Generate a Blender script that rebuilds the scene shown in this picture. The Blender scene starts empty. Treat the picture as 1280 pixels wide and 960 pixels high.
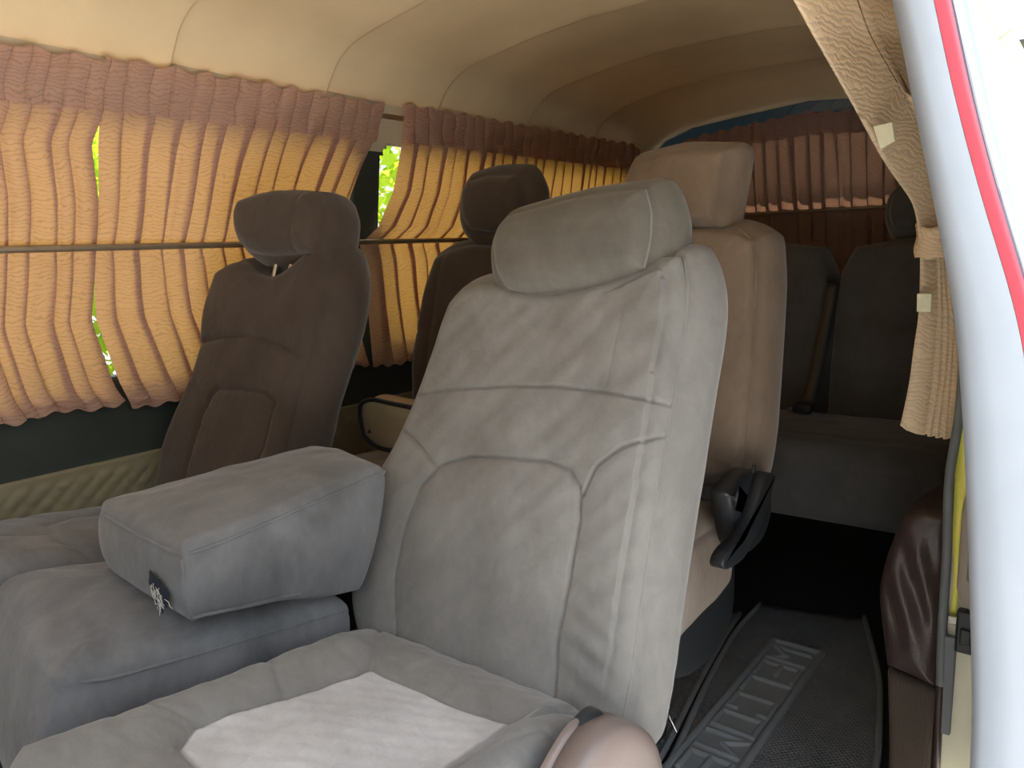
import bpy, bmesh, math, random
import numpy as np
from mathutils import Vector, Matrix
random.seed(7); rng = np.random.default_rng(7)
S = bpy.context.scene
COL = S.collection
A = lambda *a: np.array(a, float)

# ------------------------------------------------------------------ materials
def new_mat(name):
    m = bpy.data.materials.new(name); m.use_nodes = True
    nt = m.node_tree; nt.nodes.clear()
    out = nt.nodes.new('ShaderNodeOutputMaterial')
    return m, nt, out
def N(nt, t, **k):
    n = nt.nodes.new(t)
    for a, b in k.items():
        if a in n.inputs.keys(): n.inputs[a].default_value = b
        else: setattr(n, a, b)
    return n
def noise(nt, scale, detail=4, rough=.6, vec=None, dist=0):
    n = N(nt, 'ShaderNodeTexNoise', Scale=scale, Detail=detail, Roughness=rough, Distortion=dist)
    if vec is None:
        vec = N(nt, 'ShaderNodeTexCoord').outputs['Object']
    nt.links.new(vec, n.inputs['Vector'])
    return n.outputs['Fac']
def ramp(nt, fac, stops):
    r = N(nt, 'ShaderNodeValToRGB'); e = r.color_ramp.elements
    while len(e) < len(stops): e.new(.5)
    for i, (p, c) in enumerate(stops):
        e[i].position = p; e[i].color = (*c, 1) if len(c) == 3 else c
    nt.links.new(fac, r.inputs['Fac']); return r.outputs['Color']
def mixc(nt, a, b, fac, mode='MIX'):
    m = N(nt, 'ShaderNodeMix', data_type='RGBA', blend_type=mode)
    for sock, v in ((m.inputs[6], a), (m.inputs[7], b), (m.inputs[0], fac)):
        if hasattr(v, 'links'): nt.links.new(v, sock)
        else: sock.default_value = v if not isinstance(v, tuple) else (*v, 1)
    return m.outputs[2]
def bump(nt, h, strength, dist=.01):
    b = N(nt, 'ShaderNodeBump', Strength=strength, Distance=dist)
    nt.links.new(h, b.inputs['Height']); return b.outputs['Normal']
def principled(nt, out, col, rough=.6, normal=None, **k):
    p = N(nt, 'ShaderNodeBsdfPrincipled', Roughness=rough)
    if hasattr(col, 'links'): nt.links.new(col, p.inputs['Base Color'])
    else: p.inputs['Base Color'].default_value = (*col, 1)
    for a, b in k.items(): p.inputs[a.replace('_', ' ')].default_value = b
    if normal is not None: nt.links.new(normal, p.inputs['Normal'])
    nt.links.new(p.outputs[0], out.inputs['Surface']); return p
def plain(name, col, rough=.5, var=.12, scale=12, bs=0, **k):
    m, nt, out = new_mat(name)
    f = noise(nt, scale)
    c = ramp(nt, f, [(.3, tuple(x*(1-var) for x in col)), (.7, tuple(min(1, x*(1+var)) for x in col))])
    nm = bump(nt, noise(nt, 300, 2), bs, .002) if bs else None
    principled(nt, out, c, rough, nm, **k); return m

def velour(name, lo, hi, stain=.75, worn_lit=2.5):
    m, nt, out = new_mat(name)
    tc = N(nt, 'ShaderNodeTexCoord').outputs['Object']
    mp = N(nt, 'ShaderNodeMapping'); mp.inputs['Scale'].default_value = (1, 1, .55)
    nt.links.new(tc, mp.inputs['Vector'])
    c = ramp(nt, noise(nt, 5, 7, .62, mp.outputs[0], .5), [(.25, lo), (.75, hi)])
    # rubbed nap and worn blotches
    w = ramp(nt, noise(nt, 26, 5, .7, mp.outputs[0], 1.2), [(.36, (.93,)*3), (.66, (1.06,)*3)])
    c = mixc(nt, c, w, 1.0, 'MULTIPLY')
    s = ramp(nt, noise(nt, 4.3, 3, .6, tc, .4), [(.54, (1, 1, 1)), (.80, (stain, stain*.97, stain*.93))])
    c = mixc(nt, c, s, 1.0, 'MULTIPLY')
    at = N(nt, 'ShaderNodeAttribute', attribute_name='worn_lit'); c2 = mixc(nt, c, (worn_lit, worn_lit*1.03, worn_lit*1.10), 1.0, 'MULTIPLY'); c = mixc(nt, c, c2, at.outputs['Fac'])  # insert mask: paler nap plus missing top light, painted into the colour
    h = noise(nt, 700, 2, .6, tc); h2 = noise(nt, 45, 4, .6, tc)
    ad = N(nt, 'ShaderNodeMath', operation='MULTIPLY_ADD'); ad.inputs[1].default_value = 4
    nt.links.new(h2, ad.inputs[0]); nt.links.new(h, ad.inputs[2])
    principled(nt, out, c, .95, bump(nt, ad.outputs[0], .28, .002), Sheen_Weight=.28, Sheen_Roughness=.45, Specular_IOR_Level=.12)
    return m
V_SEAT = velour('grey_velour', (.166, .158, .149), (.240, .229, .217))
V_SHADE = velour('shaded_brown_velour', (.050, .037, .030), (.078, .059, .048))  # same grey velour, darkened and browned to stand for shade
V_WARM = velour('warm_lit_velour', (.205, .150, .108), (.265, .200, .148))  # same grey velour, tinted tan to stand for warm light
V_WORN_SHADE = velour('worn_shaded_velour', (.098, .090, .076), (.175, .160, .138), .62)  # headrest velour: soiling, plus shade under the roof darkened into the colour
V_MID = velour('stained_shaded_velour', (.085, .086, .092), (.218, .216, .220), .55)  # real stains, with weaker door light darkened into the base colour
V_DARK = velour('dark_velour', (.075, .072, .072), (.115, .108, .104))

def curtain_mat(name, dif, trn, k=.5, lines=.62):
    m, nt, out = new_mat(name)
    tc = N(nt, 'ShaderNodeTexCoord').outputs['Object']
    ns = N(nt, 'ShaderNodeTexNoise', Scale=14, Detail=3); nt.links.new(tc, ns.inputs['Vector'])
    va = N(nt, 'ShaderNodeVectorMath', operation='MULTIPLY_ADD')
    nt.links.new(ns.outputs['Color'], va.inputs[0]); va.inputs[1].default_value = (.05, .05, .05); nt.links.new(tc, va.inputs[2])
    mp = N(nt, 'ShaderNodeMapping'); mp.inputs['Rotation'].default_value = (.6, .5, .4); mp.inputs['Scale'].default_value = (.55, 1.1, 2.4)
    nt.links.new(va.outputs[0], mp.inputs['Vector'])
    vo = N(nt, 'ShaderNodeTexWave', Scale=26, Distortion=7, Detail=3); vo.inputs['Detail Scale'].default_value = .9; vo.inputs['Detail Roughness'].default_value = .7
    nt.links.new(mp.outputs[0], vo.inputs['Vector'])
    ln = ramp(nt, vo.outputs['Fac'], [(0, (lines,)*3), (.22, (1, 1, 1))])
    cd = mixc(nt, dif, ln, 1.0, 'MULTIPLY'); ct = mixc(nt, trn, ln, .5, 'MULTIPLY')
    d = N(nt, 'ShaderNodeBsdfDiffuse'); t = N(nt, 'ShaderNodeBsdfTranslucent'); mx = N(nt, 'ShaderNodeMixShader'); mx.inputs[0].default_value = k
    bn = bump(nt, vo.outputs['Fac'], .25, .004)
    nt.links.new(cd, d.inputs[0]); nt.links.new(ct, t.inputs[0]); nt.links.new(bn, d.inputs['Normal'])
    nt.links.new(d.outputs[0], mx.inputs[1]); nt.links.new(t.outputs[0], mx.inputs[2]); nt.links.new(mx.outputs[0], out.inputs['Surface'])
    return m
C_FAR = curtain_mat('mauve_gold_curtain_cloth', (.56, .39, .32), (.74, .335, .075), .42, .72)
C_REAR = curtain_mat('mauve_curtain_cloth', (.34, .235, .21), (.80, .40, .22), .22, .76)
C_NEAR = curtain_mat('door_lit_curtain_cloth', (.92, .71, .48), (.80, .60, .30), .20, .80)  # same cloth, its colour brightened to stand for daylight from the door

def glass(name, tint=(1, 1, 1), refl=.08):
    m, nt, out = new_mat(name)
    t = N(nt, 'ShaderNodeBsdfTransparent'); t.inputs[0].default_value = (*tint, 1)
    g = N(nt, 'ShaderNodeBsdfGlossy', Roughness=.02); mx = N(nt, 'ShaderNodeMixShader'); mx.inputs[0].default_value = refl
    nt.links.new(t.outputs[0], mx.inputs[1]); nt.links.new(g.outputs[0], mx.inputs[2]); nt.links.new(mx.outputs[0], out.inputs['Surface'])
    return m
GLASS = glass('clear_glass'); TINT = glass('blue_tinted_glass', (.008, .013, .017), .03); SMOKE = glass('smoked_glass', (.20, .205, .21), .05)
HEADL = plain('beige_headliner', (.75, .58, .35), .85, .05, 5, .15)
BEIGE = plain('beige_plastic', (.52, .45, .33), .55, .05)
GREEN = plain('dark_green_grey_paint', (.042, .050, .044), .55, .1, Specular_IOR_Level=.3)
QUILT = plain('quilted_beige_vinyl', (.22, .195, .125), .5, .08, 9, .1)
BLACK = plain('black_plastic', (.026, .028, .031), .36)
CARPET = plain('black_carpet', (.014, .014, .014), .95, .35, 60, .5)
STEEL = plain('satin_metal', (.55, .52, .47), .3, .05, Metallic=1.0)
BRONZE = plain('bronze_rod', (.34, .28, .21), .35, .05, Metallic=.7)
MAUVE = plain('mauve_brown_plastic', (.20, .155, .14), .35, .05)
TANP = plain('tan_plastic', (.40, .34, .27), .45, .06)
DTAN = plain('grey_tan_plastic', (.23, .20, .17), .5, .06)
TANPANEL = plain('tan_panel_vinyl', (.42, .33, .20), .5, .05)
LEATH = plain('dark_brown_leatherette', (.055, .036, .032), .36, .2, 30, .35)
RUBG = plain('grey_rubber', (.16, .17, .175), .6, .08)
YELL = plain('yellow_sealing_strip', (.92, .84, .16), .5, .1)
CREAM = plain('cream_paint', (.78, .74, .55), .4, .05)
GREYP = plain('shaded_edge_paint', (.36, .40, .46), .45, .03)  # blue-grey stands for shade painted on the door's leading edge
REDP = plain('red_molding', (.55, .035, .055), .4, .05)
WHITEP = plain('white_paint', (.85, .85, .85), .25, .02)
CYANP = plain('cyan_reflection', (.30, .68, .70), .3, .05)  # reflection in the door glass, painted as a cyan line
CHROME = plain('chrome', (.75, .76, .8), .12, .02, Metallic=1.0)
DKGL = plain('dark_window_trim', (.05, .05, .08), .15, .02)
VELC = plain('cream_hook_tape', (.80, .76, .55), .8, .06, 60, .4)
FOAM = plain('dark_torn_lining', (.015, .02, .035), .9, .4, 80)
THREAD = plain('frayed_thread', (.62, .60, .55), .9)
GROUND_M = plain('pale_concrete', (.60, .58, .55), .9, .1, 2)
ASPH = plain('asphalt', (.10, .10, .10), .9, .15, 3)
TRUNKM = plain('bark', (.12, .08, .05), .9)
def leaf_mat():
    m, nt, out = new_mat('sunlit_leaf')
    c = ramp(nt, noise(nt, 3.5, 5), [(.35, (.26, .42, .02)), (.65, (.55, .66, .05))])
    d = N(nt, 'ShaderNodeBsdfDiffuse'); t = N(nt, 'ShaderNodeBsdfTranslucent'); mx = N(nt, 'ShaderNodeMixShader'); mx.inputs[0].default_value = .5
    nt.links.new(c, d.inputs[0]); nt.links.new(c, t.inputs[0])
    nt.links.new(d.outputs[0], mx.inputs[1]); nt.links.new(t.outputs[0], mx.inputs[2]); nt.links.new(mx.outputs[0], out.inputs['Surface'])
    return m
LEAF = leaf_mat()
def rubber_mat(name, scale):
    m, nt, out = new_mat(name)
    tc = N(nt, 'ShaderNodeTexCoord').outputs['Object']
    mp = N(nt, 'ShaderNodeMapping'); mp.inputs['Scale'].default_value = (scale, scale, scale); nt.links.new(tc, mp.inputs['Vector'])
    sx = N(nt, 'ShaderNodeSeparateXYZ'); nt.links.new(mp.outputs[0], sx.inputs[0])
    def sn(sock):
        s = N(nt, 'ShaderNodeMath', operation='SINE'); nt.links.new(sock, s.inputs[0]); return s.outputs[0]
    mu = N(nt, 'ShaderNodeMath', operation='MULTIPLY'); nt.links.new(sn(sx.outputs[0]), mu.inputs[0]); nt.links.new(sn(sx.outputs[1]), mu.inputs[1])
    mm = N(nt, 'ShaderNodeMath', operation='MAXIMUM'); nt.links.new(mu.outputs[0], mm.inputs[0]); mm.inputs[1].default_value = 0
    c = ramp(nt, noise(nt, 8, 5), [(.35, (.20, .207, .212)), (.7, (.275, .282, .285))])
    principled(nt, out, c, .42, bump(nt, mm.outputs[0], 1.0, .006)); return m
RUBBER = rubber_mat('black_studded_rubber', 520)
RIBBED = rubber_mat('black_ribbed_rubber', 560)
RUBSM = plain('black_smooth_rubber', (.27, .277, .28), .5, .1)
def cord_mat():
    m, nt, out = new_mat('brown_corduroy')
    w = N(nt, 'ShaderNodeTexWave', Scale=110, Distortion=.3); w.bands_direction = 'X'
    tc = N(nt, 'ShaderNodeTexCoord'); nt.links.new(tc.outputs['Object'], w.inputs['Vector'])
    c = ramp(nt, w.outputs['Fac'], [(.2, (.05, .035, .028)), (.8, (.12, .085, .06))])
    principled(nt, out, c, .9, bump(nt, w.outputs['Fac'], .6, .003)); return m
CORD = cord_mat()

# ------------------------------------------------------------------ object helpers
def tag(o, label=None, cat=None, group=None, kind=None):
    for k, v in (('label', label), ('category', cat), ('group', group), ('kind', kind)):
        if v: o[k] = v
    return o
def thing(name, label, cat, loc, group=None):
    o = bpy.data.objects.new(name, None); COL.objects.link(o); o.location = loc; o.empty_display_size = .05
    return tag(o, label, cat, group)
def wpos(p):
    r = A(0, 0, 0)
    while p is not None: r += A(*p.location); p = p.parent
    return r
def mesh(name, verts, faces, mats, parent=None, smooth=True, midx=None, loc=None, recalc=True):
    v = np.asarray(verts, float)
    base = wpos(parent) if parent is not None else A(0, 0, 0)
    l = A(*loc) if loc is not None else A(0, 0, 0)
    me = bpy.data.meshes.new(name); me.from_pydata((v - base - l).tolist(), [], [tuple(int(i) for i in f) for f in faces])
    for m in (mats if isinstance(mats, (list, tuple)) else [mats]): me.materials.append(m)
    if midx is not None: me.polygons.foreach_set('material_index', np.asarray(midx, dtype=np.int32))
    if recalc:
        b = bmesh.new(); b.from_mesh(me); bmesh.ops.recalc_face_normals(b, faces=b.faces); b.to_mesh(me); b.free()
    me.polygons.foreach_set('use_smooth', [smooth]*len(me.polygons)); me.update()
    o = bpy.data.objects.new(name, me); COL.objects.link(o); o.location = l
    if parent is not None: o.parent = parent
    return o
class MB:
    def __init__(s): s.v = []; s.f = []
    def add(s, v, f):
        n = len(s.v); s.v += [tuple(map(float, x)) for x in v]; s.f += [tuple(i+n for i in q) for q in f]; return s
    def box(s, lo, hi, bev=.004, rot=None, c=None):
        lo, hi = A(*lo), A(*hi); b = bmesh.new(); bmesh.ops.create_cube(b, size=1)
        for v in b.verts: v.co = Vector(((lo+hi)/2 + A(*v.co)*(hi-lo)))
        if bev: bmesh.ops.bevel(b, geom=b.edges[:], offset=bev, segments=3, affect='EDGES', profile=.5)
        V = np.array([v.co[:] for v in b.verts])
        if rot is not None:
            cc = A(*c) if c is not None else (lo+hi)/2
            V = (V-cc) @ np.array(rot).T + cc
        b.verts.index_update(); s.add(V, [[v.index for v in f.verts] for f in b.faces]); b.free(); return s
    def tube(s, pts, r, n=10, cap=True):
        P = np.array(pts, float); k = len(P); T = np.gradient(P, axis=0); T /= np.linalg.norm(T, axis=1)[:, None]
        up = A(0, 0, 1) if abs(T[0][2]) < .9 else A(1, 0, 0); V = []
        R = r if hasattr(r, '__len__') else [r]*k
        for i in range(k):
            a = np.cross(T[i], up); a /= np.linalg.norm(a); b = np.cross(a, T[i])
            for j in range(n):
                t = 2*math.pi*j/n; V.append(P[i] + R[i]*(a*math.cos(t)+b*math.sin(t)))
        F = [(i*n+j, i*n+(j+1) % n, (i+1)*n+(j+1) % n, (i+1)*n+j) for i in range(k-1) for j in range(n)]
        if cap: F += [tuple(range(n-1, -1, -1)), tuple(range((k-1)*n, k*n))]
        return s.add(V, F)
    def build(s, name, mat, parent=None, smooth=True, **k): return mesh(name, s.v, s.f, mat, parent, smooth, **k)
def autosmooth(o, deg=35):
    o.data.polygons.foreach_set('use_smooth', [True]*len(o.data.polygons)); o.data.set_sharp_from_angle(angle=math.radians(deg)); return o

def frame(o, tilt, yaw=0):            # upright panel: u across, v up, n towards the front of the van
    t, y = math.radians(tilt), math.radians(yaw)
    u = A(math.cos(y), math.sin(y), 0); b = A(-math.sin(y), math.cos(y), 0)
    v = b*math.sin(t) + A(0, 0, 1)*math.cos(t)
    return A(*o), u, v, np.cross(u, v)
def flat(o, slope, roll=0):           # lying panel: u across, v towards the rear (falling by slope), n up
    a, r = math.radians(slope), math.radians(roll)
    u = A(math.cos(r), 0, math.sin(r)); v = A(0, math.cos(a), -math.sin(a)); n = np.cross(u, v)
    return A(*o), u, v, n/np.linalg.norm(n)
def resample(pts, n, sm=2):
    p = np.array(pts, float); d = np.r_[0, np.cumsum(np.linalg.norm(np.diff(p, axis=0), axis=1))]
    t = np.linspace(0, d[-1], n+1); q = np.stack([np.interp(t, d, p[:, i]) for i in range(p.shape[1])], 1)
    for _ in range(max(1, int(n*sm/20))*6 if sm else 0):
        q[1:-1] = .5*q[1:-1] + .25*(q[:-2]+q[2:])
    return q
def segdist(P, poly):
    poly = np.array(poly, float); best = np.full(len(P), 9.)
    for a, b in zip(poly[:-1], poly[1:]):
        ab = b-a; L = ab@ab
        t = np.clip(((P-a)@ab)/max(L, 1e-12), 0, 1)
        best = np.minimum(best, np.linalg.norm(P-(a+t[:, None]*ab), axis=1))
    return best
def inside(P, poly):
    poly = np.array(poly, float); c = np.zeros(len(P), bool); j = len(poly)-1
    for i in range(len(poly)):
        xi, yi = poly[i]; xj, yj = poly[j]
        c ^= ((yi > P[:, 1]) != (yj > P[:, 1])) & (P[:, 0] < (xj-xi)*(P[:, 1]-yi)/((yj-yi) or 1e-9)+xi); j = i
    return c
def wob(P, amp, sc, seed):
    r = np.random.default_rng(seed); o = np.zeros(len(P))
    for _ in range(9):
        k = r.normal(0, sc, P.shape[1]); o += np.sin(P@k + r.uniform(0, 6.3))
    return o*amp/3
def pad(name, parent, mats, fr, L, R, B, T, thick, r=.03, bulge=.02, seams=(), dome=.012, dr=.09, n=(90, 110),
        panels=(), wrinkle=.0015, seed=1, extra=None, slot=None, sm=2, rs=None, label=None):
    """a stuffed, sewn cushion: front outline (four edges), edge radius, side bulge, thickness, sewn seams"""
    nu, nv = n
    l, rr, b, t = resample(L, nv, sm), resample(R, nv, sm), resample(B, nu, sm), resample(T, nu, sm)
    s = np.linspace(0, 1, nu+1)[:, None, None]; v = np.linspace(0, 1, nv+1)[None, :, None]
    G = (1-s)*l[None]+s*rr[None] + (1-v)*b[:, None]+v*t[:, None] - ((1-s)*(1-v)*b[0]+s*(1-v)*b[-1]+(1-s)*v*t[0]+s*v*t[-1])
    P = G.reshape(-1, 2); ID = np.arange(len(P)).reshape(nu+1, nv+1)
    loop = list(ID[:, 0]) + list(ID[-1, 1:]) + list(ID[-2::-1, -1]) + list(ID[0, -2:0:-1])
    ring = P[loop]; d = segdist(P, np.r_[ring, ring[:1]])
    rd = np.minimum(d, r); z = -(r-np.sqrt(np.maximum(r*r-(r-rd)**2, 0)))
    z += dome*(1-np.exp(-np.maximum(d-.3*r, 0)/dr))
    for sd in seams:
        poly, dep, w = sd[0], sd[1], sd[2]; soft = sd[3] if len(sd) > 3 else dep*1.2; sw = sd[4] if len(sd) > 4 else .03
        q = segdist(P, poly); z -= dep*np.exp(-(q/w)**2)+soft*np.exp(-q/sw); z += .0005*np.exp(-((q-.005)/.002)**2)*(dep > .002)
    for poly, h, bl in panels:
        q = segdist(P, list(poly)+[poly[0]]); ins = inside(P, poly); z += h*np.where(ins, 1-np.exp(-q/bl), 0)
    z += wob(P, wrinkle, 22, seed) + wob(P, wrinkle*.6, 60, seed+1)
    z[loop] = -r
    if extra is not None: z += extra(P, d)
    th = thick(P) if callable(thick) else np.full(len(P), float(thick))
    O, U, V, W = fr
    def w3(p, zz): return O + p[:, :1]*U + p[:, 1:2]*V + zz[:, None]*W
    verts = [w3(P, z)]; faces = []; mi = []
    c = ID; F = np.stack([c[:-1, :-1], c[1:, :-1], c[1:, 1:], c[:-1, 1:]], -1).reshape(-1, 4)
    faces += F.tolist()
    mi += [0]*len(F)
    # side wall
    tg = np.roll(ring, -1, 0)-np.roll(ring, 1, 0); nr = np.stack([tg[:, 1], -tg[:, 0]], 1); nr /= np.maximum(np.linalg.norm(nr, axis=1), 1e-9)[:, None]
    for _ in range(6): nr = .5*nr+.25*(np.roll(nr, 1, 0)+np.roll(nr, -1, 0))
    nr /= np.maximum(np.linalg.norm(nr, axis=1), 1e-9)[:, None]
    tl = th[loop]; zl = z[loop]; m = len(loop); prev = np.array(loop); off = len(P)
    rings = rs or [(0.0, .02, 0), (.25, .05, 0), (.55, .15, 0), (.85, .32, 0), (1, .52, 0), (.92, .72, 0), (.62, .88, 0), (.3, .96, 0), (0, 1, 0)]
    for o_, f_, _ in rings:
        q = ring + nr*bulge*o_; zz = zl - (tl-r)*f_
        zz = zz + wob(q*1.0, wrinkle*.5, 30, seed+5)*(0 < f_ < 1)
        verts.append(w3(q, zz)); cur = np.arange(m)+off; off += m
        faces += [(prev[i], cur[i], cur[(i+1) % m], prev[(i+1) % m]) for i in range(m)]; mi += [0]*m; prev = cur
    # back: coarse fan of inset rings
    ctr = ring.mean(0); 
    for k_ in (.97, .9, .7, .4, .12):
        q = ctr + (ring-ctr)*k_; zz = zl-(tl-r)-.006*(1-k_)
        verts.append(w3(q, zz)); cur = np.arange(m)+off; off += m
        faces += [(prev[i], cur[i], cur[(i+1) % m], prev[(i+1) % m]) for i in range(m)]; mi += [0]*m; prev = cur
    faces.append(tuple(prev)); mi.append(0)
    o = mesh(name, np.concatenate(verts), faces, mats, parent, True, mi)
    at = o.data.attributes.new('worn_lit', 'FLOAT', 'POINT'); wv = np.zeros(len(o.data.vertices))
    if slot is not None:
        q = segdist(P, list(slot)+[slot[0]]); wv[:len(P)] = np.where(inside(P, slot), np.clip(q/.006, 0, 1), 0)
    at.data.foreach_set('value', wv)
    if label: o['label'] = label
    return o
def sheet(name, fn, nu, nv, mat, parent=None, smooth=True, keep=None, **k):
    V = [fn(i/nu, j/nv) for i in range(nu+1) for j in range(nv+1)]
    F = [(i*(nv+1)+j, (i+1)*(nv+1)+j, (i+1)*(nv+1)+j+1, i*(nv+1)+j+1) for i in range(nu) for j in range(nv) if keep is None or keep((i+.5)/nu, (j+.5)/nv)]
    return mesh(name, V, F, mat, parent, smooth, **k)
def solid(o, t, off=1):
    m = o.modifiers.new('thickness', 'SOLIDIFY'); m.thickness = t; m.offset = off; return o
def extrude_outline(poly, fr, th, bev=.006):
    """a moulded plastic piece: outline in u,v extruded backwards by th with a rounded front edge"""
    p = resample(list(poly)+[poly[0]], 90, 0.6)[:-1]; O, U, V, W = fr; ctr = p.mean(0); m = len(p)
    tg = np.roll(p, -1, 0)-np.roll(p, 1, 0); nr = np.stack([tg[:, 1], -tg[:, 0]], 1); nr /= np.linalg.norm(nr, axis=1)[:, None]
    if np.mean(np.sum(nr*(p-ctr), 1)) < 0: nr = -nr
    vs, fs = [], []; off = 0; prev = None
    for ins, z in [(-bev*3, 0), (-bev*1.6, -bev*.1), (-bev*.7, -bev*.35), (-bev*.2, -bev*.75), (0, -bev*1.4), (0, -th)]:
        q = p+nr*ins; vs.append(O+q[:, :1]*U+q[:, 1:2]*V+z*W); cur = np.arange(m)+off; off += m
        fs += [(prev[i], cur[i], cur[(i+1) % m], prev[(i+1) % m]) for i in range(m)] if prev is not None else [tuple(cur)]; prev = cur
    fs.append(tuple(prev)); return np.concatenate(vs), fs

# ------------------------------------------------------------------ the van shell
CX = .78
_pf = resample([(0, 1.712), (.15, 1.710), (.33, 1.694), (.50, 1.668), (.58, 1.650), (.635, 1.620), (.665, 1.585), (.69, 1.55), (.715, 1.515), (.74, 1.47)], 80, .35)
ARX = [-.1, .10, .18, .30, .54, .78]; ARZ = [1.50, 1.50, 1.560, 1.600, 1.624, 1.643]
def arch(x): return float(np.interp(CX-abs(x-CX), ARX, ARZ))
RIBS = [-.35, .08, .51, .945, 1.37, 1.79, 2.24, 2.68, 3.14]
def ribstep(y):
    for a, b in zip(RIBS[:-1], RIBS[1:]):
        if a <= y <= b:
            t = (y-a)/(b-a); return .008*(1-t)**1.5 - .004*math.exp(-(t/.012)**2) - .009*math.exp(-((1-t)/.14)**2)
    return 0
ys = []
for a, b in zip(RIBS[:-1], RIBS[1:]): ys += list(a+(b-a)*np.array([0, .01, .02, .035, .06, .1, .2, .35, .5, .65, .78, .87, .93, .97, .99]))
ys = sorted(set([round(y, 4) for y in ys if y < 3.10]+[3.105, 3.125]))
prof2 = [(CX-d, z, d) for d, z in _pf[::-1]]+[(CX+d, z, d) for d, z in _pf[1:]]
def ceilpt(x, z, d, y):
    k = min(1, max(0, (.745-d)/.03)); z = z + ribstep(y)*k - .035*max(0, y-2.3)**2
    q = min(1, max(0, (y-2.86)/.25)); q = q*q*(3-2*q)
    return (x, y, z+(min(z, arch(x))-z)*q)
xs = prof2; ny = len(ys)
V = [ceilpt(x, z, d, y) for x, z, d in prof2 for y in ys]
F = [(i*ny+j, (i+1)*ny+j, (i+1)*ny+j+1, i*ny+j+1) for i in range(len(xs)-1) for j in range(ny-1)]
ceil = mesh('ceiling', V, F, HEADL, recalc=False); ceil.data.flip_normals() if np.mean([p.normal.z for p in ceil.data.polygons]) > 0 else None
tag(ceil, kind='structure'); solid(ceil, .05, -1)
# floor
fl = MB().box((-.02, -.7, -.08), (1.62, 3.2, 0), .005).build('floor', CARPET, smooth=False); tag(fl, kind='structure')
# far side wall (with two window openings), leaning in towards the roof
def wallx(z): return float(np.interp(z, [0, .70, .86, 1.15, 1.44, 1.56], [.0, .0, .012, .022, .06, .085]))
WINS = [(-.62, 1.475, .87, 1.435), (1.575, 2.96, .87, 1.435)]
def inwin(y, z, grow=0):
    for a, b, c, d in WINS:
        a, b, c, d = a-grow, b+grow, c-grow, d+grow; rr = .06
        if a < y < b and c < z < d:
            dx = max(a+rr-y, y-(b-rr), 0); dz = max(c+rr-z, z-(d-rr), 0)
            if dx*dx+dz*dz < rr*rr: return True
    return False
def wl(s, t): y = -.7+s*3.85; z = .66+t*.90; return (wallx(z), y, z)
o = sheet('wall_left', wl, 308, 90, [GREEN, BEIGE], keep=lambda s, t: not inwin(-.7+s*3.85, .66+t*.90))
for p in o.data.polygons:
    if p.center.z > 1.405: p.material_index = 1
tag(o, kind='structure'); solid(o, .035, 1 if o.data.polygons[0].normal.x < 0 else -1)
for k, (a, b, c, d) in enumerate(WINS):
    g = MB(); g.add([(wallx(c)-.018, a-.02, c-.02), (wallx(c)-.018, b+.02, c-.02), (wallx(d)-.018, b+.02, d+.02), (wallx(d)-.018, a-.02, d+.02)], [(0, 1, 2, 3)])
    w = g.build('window_%d' % (k+1), GLASS, smooth=False); tag(w, kind='structure')
# quilted beige lower trim panel: diamonds pressed into vinyl
def ql(s, t):
    y = -.7+s*3.85; z = .0+t*.685
    p = (y+z*1.15)/.042; q = (y-z*1.15)/.042
    h = min(abs(p-round(p)), abs(q-round(q)))
    return (.010+.005*(1-math.exp(-h/.14))*min(1, max(0, (.668-z)/.012))*(1 if z > .3 else 0), y, z)
o = sheet('quilted_trim_panel', ql, 620, 110, QUILT); tag(o, kind='structure'); solid(o, .03, 1 if o.data.polygons[0].normal.x < 0 else -1)
# rear wall with the tailgate window
def rearY(z): return float(np.interp(z, [0, 1.0, 1.22, 1.66, 1.8], [3.17, 3.17, 3.16, 3.12, 3.11]))
def wb(s, t): x = -.02+s*1.62; z = t*1.74; return (x, rearY(z), z)
def inrear(x, z): return .10 < x < 1.46 and 1.295 < z < arch(x)+.03
o = sheet('wall_back', wb, 130, 140, GREEN, keep=lambda s, t: not inrear(-.02+s*1.62, t*1.74)); tag(o, kind='structure'); solid(o, .03, -1 if o.data.polygons[0].normal.y < 0 else 1)
def rg(z0, z1):
    V, F = [], []
    for i in range(41):
        x = .11+i/40*1.34
        a = z0 if z0 < 1.3 else arch(x)-.075; b = arch(x)+.05 if z1 > 1.6 else arch(x)-.075
        V += [(x, rearY(a)+.012, a), (x, rearY(b)+.012, b)]
    return V, [(2*i, 2*i+2, 2*i+3, 2*i+1) for i in range(40)]
v, f = rg(1.18, 1.545); o = mesh('window_3', v, f, SMOKE); tag(o, kind='structure')
v, f = rg(1.545, 1.70); b_ = mesh('shade_band', v, f, TINT, o)
sp = MB(); sp.box((.0, 3.12, 1.70), (1.56, 3.33, 1.735), .012); o = sp.build('added_sun_ledge', WHITEP, smooth=False); tag(o, kind='structure')  # unseen slab, added to keep the sun off the upper rear curtains
# near side wall behind the door opening
def wr(s, t): y = 1.57+s*1.58; z = t*1.55; return (float(np.interp(z, [0, .8, 1.15, 1.55], [1.575, 1.575, 1.55, 1.50])), y, z)
o = sheet('wall_right', wr, 40, 40, GREEN); tag(o, kind='structure'); solid(o, .02, 1 if o.data.polygons[0].normal.x > 0 else -1)

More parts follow.
